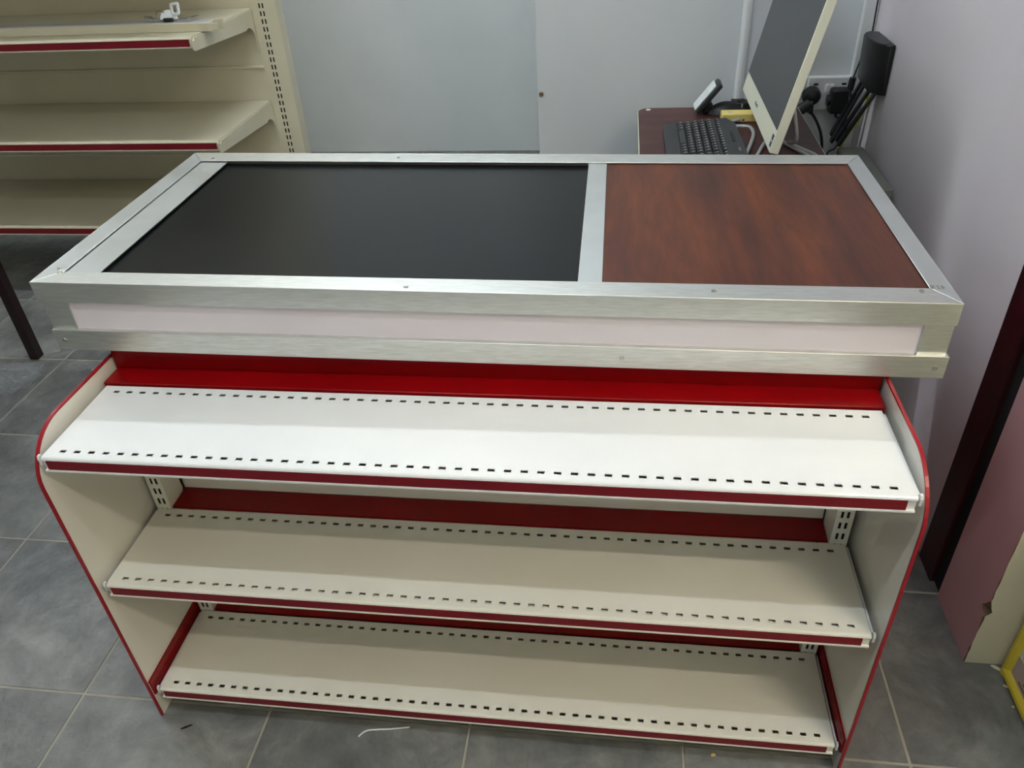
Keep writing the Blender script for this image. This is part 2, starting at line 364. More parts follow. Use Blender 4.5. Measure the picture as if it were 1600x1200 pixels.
NS = 52
def make_shelf(z, yf, yb, shallow_front, k):
    mb = MB(); pitch = (2 * SX - 0.03) / NS; sw = 0.0105
    us = [-SX]; holes = []; col = []
    for i in range(NS):
        c = -SX + 0.015 + (i + .5) * pitch
        col.append(len(us)); us += [c - sw / 2, c + sw / 2]
    us.append(SX)
    vs = [yf + .006, yf + .0145, yf + .0205, yb - .019, yb - .013, yb]
    hs = {(i, j) for i in col for j in (1, 3)}
    holes_sheet(mb, us, vs, hs, lambda u, v, d: (u, v, z - d), 0.0012)
    # nose, strip channel, lower lip
    pr = [(yf + .006, z), (yf + .003, z - .0006), (yf + .001, z - .0022), (yf, z - .005), (yf + .003, z - .0055), (yf + .003, z - .0225), (yf - .001, z - .0235), (yf - .001, z - .0262), (yf + .004, z - .0265), (yf + .004, z - .0285), (yb, z - .0285), (yb, z)]
    n = len(pr)
    for a, b in zip(pr[:-1], pr[1:]):
        mb.add([(-SX, *a), (SX, *a), (SX, *b), (-SX, *b)], [(0, 1, 2, 3)])
    for s in (-1, 1): mb.add([(s * SX, a, b) for a, b in pr], [tuple(range(n))])
    sh = mb.build('shelf', 'white' if k == 0 else 'cream', CO, ctr)  # top shelf whiter to paint in its cool direct light, lower ones warmer
    bk = MB().box(-SX + .002, SX - .002, yf + .012, yf + .023, z - .0085, z - .0065)
    if shallow_front: bk.build('slot_backing', 'cream', CO, sh)
    MB().box(-SX + .006, SX - .012, yf - .0002, yf + .003, z - .0222, z - .0062).build('price_strip', 'red_strip', CO, sh)
    for s in (-1, 1):   # end bracket: thin plate beside the shelf with an upturned tip
        pb = [(yb, z - .006), (yf + .012, z - .006), (yf + .008, z + .001), (yf + .003, z + .001), (yf + .001, z - .004), (yf + .002, z - .016), (yf + .012, z - .024), (yb - .03, z - .052), (yb, z - .075)]
        b = MB(); b.prism(pb, SX + .003, SX + .0065, lambda a, c, t: (s * t, a, c)); b.build('bracket', 'white', CO, sh)
    return sh
for k, (z, yf) in enumerate(((0.663, SF), (0.377, SF), (0.078, SF))): make_shelf(z, yf, -0.001, k < 2, k)

# slotted uprights
def slotted_upright(mb, xa, xb, y, z0, z1, pitch, cols, sw, sl, zoff=0.0, depth=0.05, fillet=True):
    us = sorted({xa, xb, *[c - sw / 2 for c in cols], *[c + sw / 2 for c in cols]})
    ci = [us.index(c - sw / 2) for c in cols]
    vs = [z0]; rows = []; z = z0 + .012 + zoff
    while z + sl < z1 - .004: rows.append(len(vs)); vs += [z, z + sl]; z += pitch
    vs.append(z1)
    holes_sheet(mb, us, vs, {(i, j) for i in ci for j in rows}, lambda u, v, d: (u, y + d, v), 0.0008)
    for x in (xa, xb): mb.add([(x, y, z0), (x, y + depth, z0), (x, y + depth, z1), (x, y, z1)], [(0, 1, 2, 3)])
    mb.add([(xa, y, z1), (xb, y, z1), (xb, y + depth, z1), (xa, y + depth, z1)], [(0, 1, 2, 3)])
    mb.add([(xa, y + depth, z0), (xb, y + depth, z0), (xb, y + depth, z1), (xa, y + depth, z1)], [(0, 1, 2, 3)])
for s in (-1, 1):
    a, b = sorted((s * 0.6285, s * 0.6)); mb = MB(); c = (a + b) / 2
    slotted_upright(mb, a, b, 0.0005, 0.0, 0.655, 0.025, [c - .0048, c + .0048], 0.0046, 0.0145)
    u = mb.build('upright', 'cream', CO, ctr)
    MB().box(a + .001, b - .001, .0022, .045, .01, .65).build('slot_shade', 'dark', CO, u)  # near-black filler paints the shade inside the hollow upright's slots
# back sheets and red ledges behind each shelf
for z0, z1 in ((0.06, 0.376), (0.379, 0.655)):
    MB().box(-0.5995, 0.5995, 0.058, 0.064, z0, z1).build('back_panel', 'cream', CO, ctr)
MB().box(-0.5985, 0.5985, 0.004, 0.057, 0.374, 0.3785).build('red_ledge', 'red', CO, ctr)
MB().box(-0.5985, 0.5985, 0.004, 0.057, 0.075, 0.0795).build('red_ledge', 'red', CO, ctr)
MB().box(-0.632, 0.632, 0.0025, 0.050, 0.655, 0.667).build('red_ledge', 'red', CO, ctr, bevel=.0015)
MB().box(-0.634, 0.634, 0.050, 0.054, 0.655, 0.702).build('red_riser', 'red', CO, ctr)
MB().box(-0.634, 0.634, 0.592, 0.6, 0.02, 0.694).build('rear_panel', 'cream', CO, ctr)
MB().box(-0.634, 0.634, 0.07, 0.592, 0.06, 0.072).build('base_panel', 'cream', CO, ctr)

# worktop: tilted and turned a touch, as it sits in the photo
YAW, TILT, TH, TY = 0.009, -0.014, 0.831, 0.040
def T(u, v, q): return (u - YAW * v, TY + v + YAW * u, TH + TILT * u + q)
UL, UR, VB = -0.713, 0.713, 0.610
top = MB().box(UL + .012, UR - .012, .012, VB - .006, -.120, -.010, T).build('worktop', 'fascia', CO, ctr)
def tp(mb, poly, lo, hi): return mb.prism(poly, lo, hi, lambda a, b, t: T(a, b, t))
FI, BI, LI, RI = 0.040, 0.556, -0.676, 0.681
mb = MB(); tp(mb, [(UL, 0), (UR, 0), (RI, FI + .004), (LI, FI - .002)], -.0015, 0.0); mb.box(UL, UR, -.0015, .0005, -.0365, 0, T); mb.build('frame_rail', 'alu', CO, top, bevel=.0009, seg=2)
mb = MB(); tp(mb, [(UL, VB), (LI, BI + .004), (RI, BI + .006), (UR, VB)], -.0012, 0.0006); mb.box(UL, UR, VB - .0005, VB + .0015, -.0365, 0.0006, T); mb.build('frame_rail', 'alu', CO, top, bevel=.0009, seg=2)
mb = MB(); tp(mb, [(UL, 0.0008), (LI - .0004, FI - .001), (LI - .0004, BI + .003), (UL, VB - .0008)], -.0015, 0.0002); mb.box(UL - .0012, UL + .0005, -.001, VB + .001, -.0365, 0, T); mb.build('frame_rail', 'alu_flat', CO, top, bevel=.0007, seg=2)
mb = MB(); tp(mb, [(UR, 0.0008), (UR, VB - .0008), (RI + .0004, BI + .005), (RI + .0004, FI + .005)], -.0015, 0.0002); mb.box(UR - .0005, UR + .0012, -.001, VB + .001, -.0365, 0, T); mb.build('frame_rail', 'alu_flat', CO, top, bevel=.0007, seg=2)
MB().box(LI + .0003, -0.6165, FI - .004, BI + .006, -.0045, -.0028, T).build('flat_strip', 'alu_flat', CO, top)
MB().box(0.1675, 0.2045, FI - .001, BI + .005, -.0045, -.0016, T).build('flat_strip', 'alu_flat', CO, top)
MB().box(-0.640, 0.170, FI - .012, BI + .012, -.0098, -.0088, T).build('black_inlay', 'black_top', CO, top)
mb = MB(); mb.box(0.200, RI + .01, FI - .01, BI + .012, -.0098, -.0026, T); mb.build('wood_inlay', 'wood', CO, top)
# front: corner posts, pale board, bottom rail
MB().box(UL + .006, UL + .049, .0015, .0035, -.090, -.034, T).build('corner_post', 'alu', CO, top)
MB().box(UR - .042, UR - .001, .0015, .0035, -.090, -.034, T).build('corner_post', 'alu', CO, top)
for x in (UL + .002, UR - .004):
    MB().box(x, x + .002, .0035, .045, -.090, -.034, T).build('corner_post', 'alu_flat', CO, top)
MB().box(UL + .047, UR - .040, .0045, .0065, -.092, -.034, T).build('fascia_board', 'fascia', CO, top)
mb = MB(); mb.box(UL + .004, UR + .003, -.0045, -.0025, -.1265, -.088, T); mb.box(UL + .004, UR + .003, -.0035, .012, -.0895, -.088, T); mb.box(UL + .004, UR + .003, -.0035, .035, -.1265, -.125, T)
mb.build('bottom_rail', 'alu', CO, top, bevel=.0008)
for x in (UL + .004, UR - .006): 
    mb = MB(); mb.box(x, x + .002, .0, VB, -.1265, -.088, T); mb.build('bottom_rail', 'alu_flat', CO, top)
MB().box(UL + .01, UR - .01, .03, VB - .01, -.124, -.120, T).build('underside', 'cream', CO, top)
# pop rivets on rails
def rivet(u, v, q, nrm):
    mb = MB(); p = Vector(T(u, v, q)); 
    ring = lambda r, hh: [p + (Vector((r * math.cos(a), r * math.sin(a), hh)) if nrm == 'z' else Vector((r * math.cos(a), -hh, r * math.sin(a)))) for a in [2 * math.pi * k / 12 for k in range(12)]]
    a, b, c = ring(.0042, 0), ring(.0036, .0011), ring(.0014, .0007)
    mb.add(a + b + c, [(k, (k + 1) % 12, 12 + (k + 1) % 12, 12 + k) for k in range(12)] + [(12 + k, 12 + (k + 1) % 12, 24 + (k + 1) % 12, 24 + k) for k in range(12)] + [tuple(range(24, 36))])
    mb.build('rivet', 'steel', CO, top)
for u, v in ((-.095, .012), (-.682, .034), (-.690, .047), (.667, .034), (.37, .020), (-.24, .585), (-.655, .575)): rivet(u, v, .0003, 'z')
for u in (-.693, .238, .700): rivet(u, -.0046, -.108, 'y')

# faint pencil scribble at the near right corner of the frame
def stroke(pts): return MB().tube([T(0.697 + a, 0.047 + b, .0007) for a, b in pts], .0005, 5).build('pencil_mark', 'logo', CO, top)
stroke([(.003 * math.cos(t * .63) - .012, .004 * math.sin(t * .63)) for t in range(11)]); stroke([(-.015, -.005), (-.008, .005)])
stroke([(-.006, .003), (-.004, .004), (-.002, .002), (-.006, -.004), (-.001, -.004)])
stroke([(.001, .004), (.004, .003), (.002, 0), (.005, -.002), (.001, -.004)])

# ------------------------------------------------------------------ shelving unit at back left
GF, GB = 1.500, 1.985; GXR = -1.115; GXL = GXR - 1.50; GTOP = 2.10
GO = Vector(((GXR + GXL) / 2, GB, 0))
gon = thing('shelving_unit', 'cream steel shelving unit with red price strips behind the counter on the left', 'shelving', GO)
def gshelf(z, k):
    mb = MB(); yf, yb = GF, GB - .002; n = 60; pitch = (1.50 - .03) / n
    us = [GXL]; col = []
    for i in range(n):
        c = GXL + .015 + (i + .5) * pitch; col.append(len(us)); us += [c - .004, c + .004]
    us.append(GXR - .006); vs = [yf + .006, yf + .014, yf + .019, yb]
    hs = {(i, 1) for i in col} if k == 2 else set()
    if k != 2: us = [GXL, GXR - .006]
    holes_sheet(mb, us, vs, hs, lambda u, v, d: (u, v, z - d), .001)
    pr = [(yf + .006, z), (yf + .002, z - .001), (yf, z - .005), (yf + .003, z - .006), (yf + .003, z - .027), (yf - .001, z - .028), (yf - .001, z - .031), (yf + .004, z - .031), (yb, z - .031), (yb, z)]
    for a, b in zip(pr[:-1], pr[1:]): mb.add([(GXL, *a), (GXR - .006, *a), (GXR - .006, *b), (GXL, *b)], [(0, 1, 2, 3)])
    for x in (GXL, GXR - .006): mb.add([(x, a, b) for a, b in pr], [tuple(range(len(pr)))])
    sh = mb.build('shelf', 'gcream', GO, gon)
    MB().box(GXL + .004, GXR - .012, yf, yf + .003, z - .0266, z - .0066).build('price_strip', 'red_strip', GO, sh)
    # cantilever bracket plate with curved heel
    pb = [(yf + .004, z - .002), (yf - .004, z - .006), (yf - .004, z - .022)] + arc(yf + .012, z - .026, .016, 180, 270, 5) + [(yb - .075, z - .062)] + arc(yb - .055, z - .105, .048, 100, 15, 6) + [(yb - .004, z - .15), (yb, z - .15), (yb, z - .004), (yf + .02, z - .004), (yf + .014, z - .012), (yf + .006, z - .012)]
    for xa in (GXL - .004, GXR - .005):
        b = MB(); b.prism(pb, xa, xa + .004, lambda a, c, t: (t, a, c)); b.build('bracket', 'gcream', GO, sh)
for k, z in enumerate((0.915, 0.588, 0.274, 1.262, 1.60)): gshelf(z, k)
for xa, xb in ((GXR, GXR + .095), (GXL - .045, GXL)):
    mb = MB(); c0 = xa + (.038 if xa == GXR else .02)
    slotted_upright(mb, xa, xb, GB, 0.0, GTOP, 0.0265, [c0 - .0062, c0 + .0062], .0058, .0165, depth=.055)
    u = mb.build('upright', 'gcream', GO, gon)
    MB().box(xa + .003, xb - .003, GB + .0022, GB + .05, 0.005, GTOP - .01).build('slot_shade', 'dark', GO, u)  # dark filler again, standing in for shade behind the slots
    MB().box(xa + .006, min(xb, xa + .05) - .006, GB - .12, GB, 0.0, .05).build('foot', 'gcream', GO, gon, bevel=.002)
for z0, z1 in ((.07, .375), (.379, .708), (.714, 1.10), (1.104, 1.50), (1.504, 1.80), (1.804, GTOP - .02)):
    MB().box(GXL - .002, GXR + .002, GB + .004, GB + .008, z0, z1).build('back_panel', 'gcream', GO, gon, bevel=.0012)
MB().box(GXL, GXR, GB - .004, GB + .004, .706, .716).build('panel_rail', 'gcream', GO, gon, bevel=.002)
# spare metal rail lying on the top shelf
RY0 = GF + .085
rail = MB(); rp = [(RY0, .9155), (RY0, .940), (RY0 + .004, .943), (RY0 + .05, .943), (RY0 + .054, .940), (RY0 + .054, .9155)]
rail.prism(rp, GXL + .12, -1.085, lambda a, b, t: (t, a, b))
ro = Vector((-1.65, RY0, .915)); rr = thing('metal_rail', 'loose cream metal rail lying on the top shelf of the shelving unit', 'rail', ro)
rail.build('rail_body', 'gcream', ro, rr, bevel=.001)
MB().box(GXL + .125, -1.09, RY0 + .005, RY0 + .049, .943, .9440).build('rail_cover', 'rail_top', ro, rr)
for dx, dy, l, hgt in ((-1.083, .006, .022, .022), (-1.079, .028, .026, .030), (-1.082, .044, .014, .016)):
    MB().box(dx - .004, dx + l, RY0 + dy, RY0 + dy + .006, .9165, .9165 + hgt).build('end_clip', 'gcream', ro, rr, bevel=.001)

# keys on the rail
kp = at(272, 32, 2, .944); KZ = .9442; kx, ky = kp.x, RY0 + .026
keys = thing('key_bunch', 'bunch of keys with a white plastic tag lying on the cream rail', 'keys', (kx, ky, KZ)); ko = keys.location
def ringpoly(w_, h_, r, n=5): return arc(w_ - r, h_ - r, r, 0, 90, n) + arc(-w_ + r, h_ - r, r, 90, 180, n) + arc(-w_ + r, -h_ + r, r, 180, 270, n) + arc(w_ - r, -h_ + r, r, 270, 360, n)
def lying(mb, outer, inner, lo, hi, fn):
    n = len(outer); vs = [fn(a, b, t) for t in (lo, hi) for pl_ in (outer, inner) for a, b in pl_]
    fs = []
    for i in range(n):
        j = (i + 1) % n
        fs += [(i, j, n + j, n + i), (2 * n + i, 2 * n + j, 3 * n + j, 3 * n + i), (i, j, 2 * n + j, 2 * n + i), (n + i, n + j, 3 * n + j, 3 * n + i)]
    mb.add(vs, fs)
def tilt_fn(cx, cy, cz, ang, pitch, roll=0):
    E_ = Matrix.Rotation(ang, 3, 'Z') @ Matrix.Rotation(pitch, 3, 'X') @ Matrix.Rotation(roll, 3, 'Y')
    return lambda a, b, t: tuple(Vector((cx, cy, cz)) + E_ @ Vector((a, b, t)))
mb = MB(); lying(mb, ringpoly(.020, .019, .008), ringpoly(.0125, .0115, .004), -.003, .003, tilt_fn(kx + .020, ky, KZ + .036, 0.1, 1.25, -.5)); mb.build('tag_loop', 'wht', ko, keys)
mb = MB(); mb.prism(arc(0, 0, .028, 0, 180, 10, .026) + [(-.030, -.004), (.030, -.004)], -.006, .006, tilt_fn(kx - .008, ky, KZ + .008, 0.1, 1.2)); mb.build('white_fob', 'wht', ko, keys, bevel=.002)
mb = MB(); mb.box(kx - .022, kx + .012, ky - .018, ky - .006, KZ, KZ + .012); mb.build('black_fob', 'blk', ko, keys, bevel=.004)
mb = MB(); mb.tube([(kx - .034 + .017 * math.cos(a), ky, KZ + .016 + .015 * math.sin(a)) for a in [2 * math.pi * k / 16 for k in range(17)]], .0015, 6, False); mb.build('split_ring', 'steel', ko, keys)
for (dx, dy, an, ln) in ((-.03, .004, 3.05, .066), (-.02, -.012, 3.3, .05), (.026, .006, .1, .064), (.02, -.010, -.15, .055)):
    mb = MB(); c, s = math.cos(an), math.sin(an)
    fn = lambda a, b, t: (kx + dx + a * c - b * s, ky + dy + a * s + b * c, KZ + .004 + t + abs(a) * .12)
    mb.prism([(0, -.002), (ln * .62, -.002)] + arc(ln * .8, 0, ln * .2, 210, 510, 8) + [(ln * .62, .002), (0, .002)], 0, .003, fn); mb.build('key', 'steel', ko, keys)

# ------------------------------------------------------------------ dark table at far left (one leg in view)
lb = Vector((-1.735, 1.045, 0))
tb = thing('dark_table', 'dark maroon table with thin square legs at the left edge', 'table', (-2.15, .72, 0))
to = tb.location
for x in (lb.x, lb.x - .8):
    for y in (lb.y, lb.y - .62): MB().box(x - .016, x + .016, y - .016, y + .016, 0, .70).build('leg', 'leg_shaded', to, tb, bevel=.002)
MB().box(lb.x - .84, lb.x + .03, lb.y - .66, lb.y + .03, .70, .725).build('tabletop', 'maroon', to, tb, bevel=.003)

# crumpled clear film round its foot
fm = MB(); n = 15; rng = random.Random(3)
def filmz(i, j): 
    e = min(i, j, n - i, n - j) / (n / 2)
    return 0.002 + abs(rng.gauss(0, .016)) * e
grid = [[(lb.x - .22 + .30 * i / n + rng.uniform(-.012, .012), lb.y - .24 + .20 * j / n + rng.uniform(-.012, .012), filmz(i, j)) for i in range(n + 1)] for j in range(n + 1)]
fm.v = [p for r in grid for p in r]
fm.f = [(j * (n + 1) + i, j * (n + 1) + i + 1, (j + 1) * (n + 1) + i + 1, (j + 1) * (n + 1) + i) for j in range(n) for i in range(n) if (i - n / 2) ** 2 + (j - n / 2) ** 2 < (n * .52) ** 2 and not (abs(fm.v[j * (n + 1) + i][0] - lb.x) < .035 and abs(fm.v[j * (n + 1) + i][1] - lb.y) < .035)]
fm.sm = [False] * len(fm.f)
tag(fm.build('plastic_film', 'film', (lb.x - .02, lb.y - .06, 0)), 'crumpled clear plastic film on the floor around the dark table leg', 'plastic film')

# ------------------------------------------------------------------ desk with computer
DZ = 0.70; DX0, DX1, DY0, DY1 = 0.276, 0.732, 0.74, 1.425
dk = thing('desk', 'small dark mahogany desk behind the counter', 'desk', ((DX0 + DX1) / 2, (DY0 + DY1) / 2, 0)); do = dk.location
dp = [(DX0, DY0), (DX1, DY0)] + arc(DX1 - .01, DY1 - .01, .01, 0, 90, 3) + arc(DX0 + .035, DY1 - .035, .035, 90, 180, 6)
mb = MB(); mb.prism(dp, DZ - .022, DZ, lambda a, b, t: (a, b, t)); dt = mb.build('desktop', 'deskwood', do, dk)
big = [((x - (DX0 + DX1) / 2) * 1.006 + (DX0 + DX1) / 2, (y - (DY0 + DY1) / 2) * 1.004 + (DY0 + DY1) / 2) for x, y in dp]
eb = MB(); lying(eb, big, dp, DZ - .022, DZ - .0003, lambda a, b, t: (a, b, t)); eb.build('edge_band', 'ivory', do, dt)
for y in (DY0 + .02, DY1 - .06): MB().box(DX0 + .03, DX1 - .03, y, y + .02, 0, DZ - .022).build('side_panel', 'deskwood', do, dk)
MB().box(DX1 - .06, DX1 - .045, DY0 + .04, DY1 - .06, .25, DZ - .022).build('modesty_panel', 'deskwood', do, dk)
MB().tube([(0, 0, 0), (0, 0, .002)], .007, 10).build('screw_cap', 'ivory', (0, 0, 0), dk)
q = at(1013, 172, 2, DZ); bpy.data.objects['screw_cap'].location = q - do

# all-in-one computer
MY0, MY1 = 0.850, 1.383; MXB, MZB = 0.567, 0.760
tt = at(1292.5, 0, 1, MY0); tl = math.atan2(tt.x - MXB, tt.z - MZB)
cp = thing('all_in_one_computer', 'ivory all-in-one computer with dark screen turned to the left', 'computer', (MXB + .08, (MY0 + MY1) / 2, DZ)); co = cp.location
ct, st_ = math.cos(tl), math.sin(tl)
def S(y, hh, d): return (MXB + hh * st_ + d * ct, y, MZB + hh * ct - d * st_)   # along width, up the face, into the depth
def sbox(y0, y1, h0, h1, d0, d1, name, m, par, bevel=0.0): 
    mb = MB(); mb.box(y0, y1, h0, h1, d0, d1, S); return mb.build(name, m, co, par, bevel=bevel)
hs_ = sbox(MY0, MY1, 0, .385, 0, .021, 'housing', 'ivory', cp, .002)
sbox(MY0 + .006, MY1 - .006, .052, .379, -.0012, .0006, 'screen', 'screen', cp)
sbox(MY0 + .10, MY1 - .10, .06, .33, .021, .048, 'rear_bulge', 'ivory', cp, .012)
sbox(MY0 + .010, MY0 + .028, .010, .038, -.0006, .0004, 'sticker', 'logo_dk', hs_)
sbox(MY0 + .012, MY0 + .026, .022, .026, -.0010, .0004, 'sticker_print', 'legend', hs_)
for k in range(5): sbox(1.128 + k * .0085, 1.1335 + k * .0085, .0225, .030 if k != 2 else .027, -.0006, .0004, 'logo_mark', 'logo', hs_)
# bent-rod stand
rz = DZ + .008
def rod(pts, name='stand_rod', r=.0045, m='rod', par=cp, org=None): 
    return MB().tube([Vector((p_.x, p_.y, max(p_.z, DZ + r + .0006))) for p_ in smooth_path(pts, 6)], r, 8).build(name, m, org if org is not None else co, par)
hub = Vector(S(1.08, .10, .045))
MB().box(hub.x - .012, hub.x + .012, 1.0, 1.16, hub.z - .02, hub.z + .02).build('stand_hinge', 'rod', co, cp, bevel=.004)
f1 = at(1275, 243, 2, rz); f2 = at(1228, 216, 2, rz + .02); 
rod([(hub.x, 1.02, hub.z), (hub.x + .02, .99, rz + .04), (f2.x + .01, f2.y, rz + .008), (f1.x, f1.y, rz), (f1.x - .02, f1.y - .02, rz), (f1.x - .05, f1.y - .01, rz)] )
g1 = at(1262, 243, 2, rz)
rod([(hub.x, 1.06, hub.z), (hub.x - .005, 1.03, rz + .05), (at(1224, 221, 2, rz).x, at(1224, 221, 2, rz).y, rz), (g1.x, g1.y, rz), (g1.x, g1.y - .05, rz)])
g2 = at(1195, 222, 2, rz); g3 = at(1183, 243, 2, rz)
rod([(hub.x, 1.10, hub.z), (hub.x - .02, 1.08, rz + .03), (g2.x, g2.y, rz), (g3.x, g3.y, rz), (g3.x - .012, g3.y - .05, rz)])
# pale cable looping out in front of the screen
cpts = [at(1200, 178, 2, rz), at(1178, 182, 2, rz), at(1150, 188, 2, rz), at(1137, 193, 2, rz), at(1140, 197, 2, rz), at(1160, 197, 2, rz), at(1172, 199, 2, rz), at(1177, 208, 2, rz), at(1174, 222, 2, rz), at(1165, 243, 2, rz), at(1160, 256, 2, rz)]
tag(MB().tube(smooth_path(cpts, 6), .0046, 8).build('computer_cable', 'rod', tuple(cpts[5])), 'thick pale grey cable looping on the desk between keyboard and screen', 'cable')

# keyboard
kz = DZ; kb_c = [at(1037, 190, 2, kz + .018), at(1130, 187, 2, kz + .018), at(1157, 246, 2, kz + .018), at(1041, 246, 2, kz + .018)]
KY1 = kb_c[0].y + .005; KX0 = kb_c[0].x - .002; KX1 = at(1142, 200, 2, kz + .018).x + .012; KY0 = KY1 - .44
kb = thing('keyboard', 'black computer keyboard with pale key legends on the mahogany desk', 'keyboard', ((KX0 + KX1) / 2, (KY0 + KY1) / 2, DZ)); kbo = kb.location
kbp = [(KX0, KY0 + .02), (KX0 + .012, KY0), (KX1 - .02, KY0), (KX1, KY0 + .05), (KX1 + .006, (KY0 + KY1) / 2), (KX1, KY1 - .05), (KX1 - .02, KY1)] + [(KX0 + .03, KY1), (KX0 + .006, KY1 - .012), (KX0, KY1 - .04)]
def kzf(x): return DZ + .012 + .016 * (x - KX0) / (KX1 - KX0)
mb = MB(); nn = len(kbp)
mb.add([(x, y, DZ + .0005) for x, y in kbp] + [(x, y, kzf(x)) for x, y in kbp], [tuple(range(nn))[::-1], tuple(range(nn, 2 * nn))] + [(i, (i + 1) % nn, nn + (i + 1) % nn, nn + i) for i in range(nn)])
kbody = mb.build('keyboard_body', 'blk2', kbo, kb, bevel=.003)
kk = MB(); lg = MB(); rngk = random.Random(5)
rowx = [KX0 + .036 + .0188 * r for r in range(5)] + [KX0 + .036 + .0188 * 5 + .006]
def key(x0, x1, y0, y1, mbb, leg=True, hh=.006):
    b = .0018
    vs = [(x0, y0, kzf(x0)), (x1, y0, kzf(x1)), (x1, y1, kzf(x1)), (x0, y1, kzf(x0))]
    vs += [(x0 + b, y0 + b, kzf(x0) + hh), (x1 - b, y0 + b, kzf(x1) + hh), (x1 - b, y1 - b, kzf(x1) + hh), (x0 + b, y1 - b, kzf(x0) + hh)]
    mbb.add(vs, [(4, 5, 6, 7), (0, 1, 5, 4), (1, 2, 6, 5), (2, 3, 7, 6), (3, 0, 4, 7)])
    if leg:
        cx, cy = x0 + (x1 - x0) * .62, y0 + (y1 - y0) * .62
        lg.add([(cx - .002, cy - .0018, kzf(cx) + hh + .0004), (cx + .002, cy - .0018, kzf(cx) + hh + .0004), (cx + .002, cy + .0018, kzf(cx) + hh + .0004), (cx - .002, cy + .0018, kzf(cx) + hh + .0004)], [(0, 1, 2, 3)])
for r, x in enumerate(rowx):
    dep = .0172 if r < 5 else .011; y = KY1 - .018 - (.0, .006, .003, .0, .0, .004)[r]
    if r == 0:
        for wd in (.026, .022, .022): key(x, x + dep, y - wd + .0018, y, kk); y -= wd
        sb = MB(); key(x, x + dep, y - .112, y, sb, False); sb.build('space_bar', 'key', kbo, kb); y -= .114
    while y > KY0 + .03:
        wd = .0195 if y - .0195 > KY0 + .03 else 0
        if not wd: break
        key(x, x + dep, y - wd + .0018, y, kk); y -= wd
        if abs(y - (KY0 + .16)) < .01: y -= .006
ko_ = kk.build('keys', 'key', kbo, kb); ko_['kind'] = 'stuff'
lo_ = lg.build('key_legends', 'legend', kbo, kb); lo_['kind'] = 'stuff'
MB().box(KX1 - .022, KX1 - .014, KY1 - .20, KY1 - .13, kzf(KX1 - .02), kzf(KX1 - .014) + .0008).build('media_strip', 'blk', kbo, kb)
for k in range(3): MB().box(KX1 - .014, KX1 - .008, KY1 - .255 - k * .009, KY1 - .249 - k * .009, kzf(KX1 - .011), kzf(KX1 - .011) + .0008).build('logo_mark', 'logo', kbo, kb)

# handheld card reader leaning, mouse, black box, yellow pack
cr_p = at(1091, 174, 2, DZ); cro = Vector((cr_p.x - .012, cr_p.y - .012, DZ))
crd = thing('card_reader', 'small white-faced dark device leaning behind the keyboard', 'device', cro)
def CR(a, b, t):   # a up the slab, b along depth, t thickness
    an = math.radians(52); return (cro.x - .004 + a * math.cos(an) + t * math.sin(an), cro.y + b, DZ + .003 + a * math.sin(an) - t * math.cos(an) + .012)
mb = MB(); mb.box(0, .098, -.034, .03, .004, .020, CR); mb.build('device_body', 'blk2', cro, crd, bevel=.005, seg=3)
mb = MB(); mb.box(.001, .087, -.029, .029, -.001, .0055, CR); fcx = mb.build('white_face', 'wht', cro, crd, bevel=.003)
mb = MB(); mb.box(.012, .060, -.02, .02, -.0016, -.0008, CR); mb.build('keypad', 'pvc', cro, fcx)
MB().box(cro.x + .022, cro.x + .05, cro.y - .02, cro.y + .02, DZ + .0005, DZ + .03).build('cradle', 'blk', cro, crd, bevel=.006)
def mouse(px, py, length, wid, hgt, ang, name, label, cat, m):
    c = at(px, py, 2, DZ); mb = MB(); nu, nv = 12, 8; vs = []
    for i in range(nu + 1):
        u = i / nu; half = wid / 2 * (math.sin(math.pi * min(max(u, .03), .97)) ** .45); hh = hgt * (math.sin(math.pi * (u * .92 + .04)) ** .6) * (1 - .25 * u)
        for j in range(nv + 1):
            v = -1 + 2 * j / nv; zz = hh * (1 - abs(v) ** 2.4)
            x = (u - .5) * length; y = v * half
            vs.append((c.x + x * math.cos(ang) - y * math.sin(ang), c.y + x * math.sin(ang) + y * math.cos(ang), DZ + .0008 + zz))
    mb.add(vs, [(i * (nv + 1) + j, (i + 1) * (nv + 1) + j, (i + 1) * (nv + 1) + j + 1, i * (nv + 1) + j + 1) for i in range(nu) for j in range(nv)], True)
    bot = [i * (nv + 1) for i in range(nu + 1)] + [i * (nv + 1) + nv for i in range(nu, -1, -1)]
    mb.add([vs[i] for i in bot], [tuple(range(len(bot)))])
    return mb, c
mo_mb, mc = mouse(1137, 176, .115, .06, .036, .15, '', '', '', '')
mth = thing('mouse', 'black computer mouse beside the white-faced device', 'mouse', (mc.x, mc.y, DZ))
mb_ = mo_mb.build('mouse_shell', 'blk', mth.location, mth)
MB().tube([(mc.x + .03, mc.y - .004, DZ + .032), (mc.x + .03, mc.y + .004, DZ + .032)], .006, 10).build('scroll_wheel', 'blk2', mth.location, mth)
bc = at(1155, 172, 2, DZ); bo = Vector((bc.x + .005, bc.y - .01, DZ)); bth = thing('webcam_box', 'small black gadget half hidden behind the screen edge', 'gadget', bo)
MB().box(bo.x - .03, bo.x + .04, bo.y - .02, bo.y + .02, DZ + .0005, DZ + .030).build('gadget_body', 'blk', bo, bth, bevel=.006, seg=3)
MB().tube([(bo.x - .031, bo.y, DZ + .018), (bo.x + .005, bo.y, DZ + .018)], .017, 14).build('gadget_drum', 'blk', bo, bth)
MB().box(bo.x - .005, bo.x - .001, bo.y - .0215, bo.y - .019, DZ + .010, DZ + .026).build('gadget_clip', 'rod', bo, bth)
ya = at(1127, 192, 2, DZ); yth = thing('yellow_pack', 'flat yellow cardboard pack between keyboard and screen', 'box', (ya.x + .05, ya.y + .02, DZ))
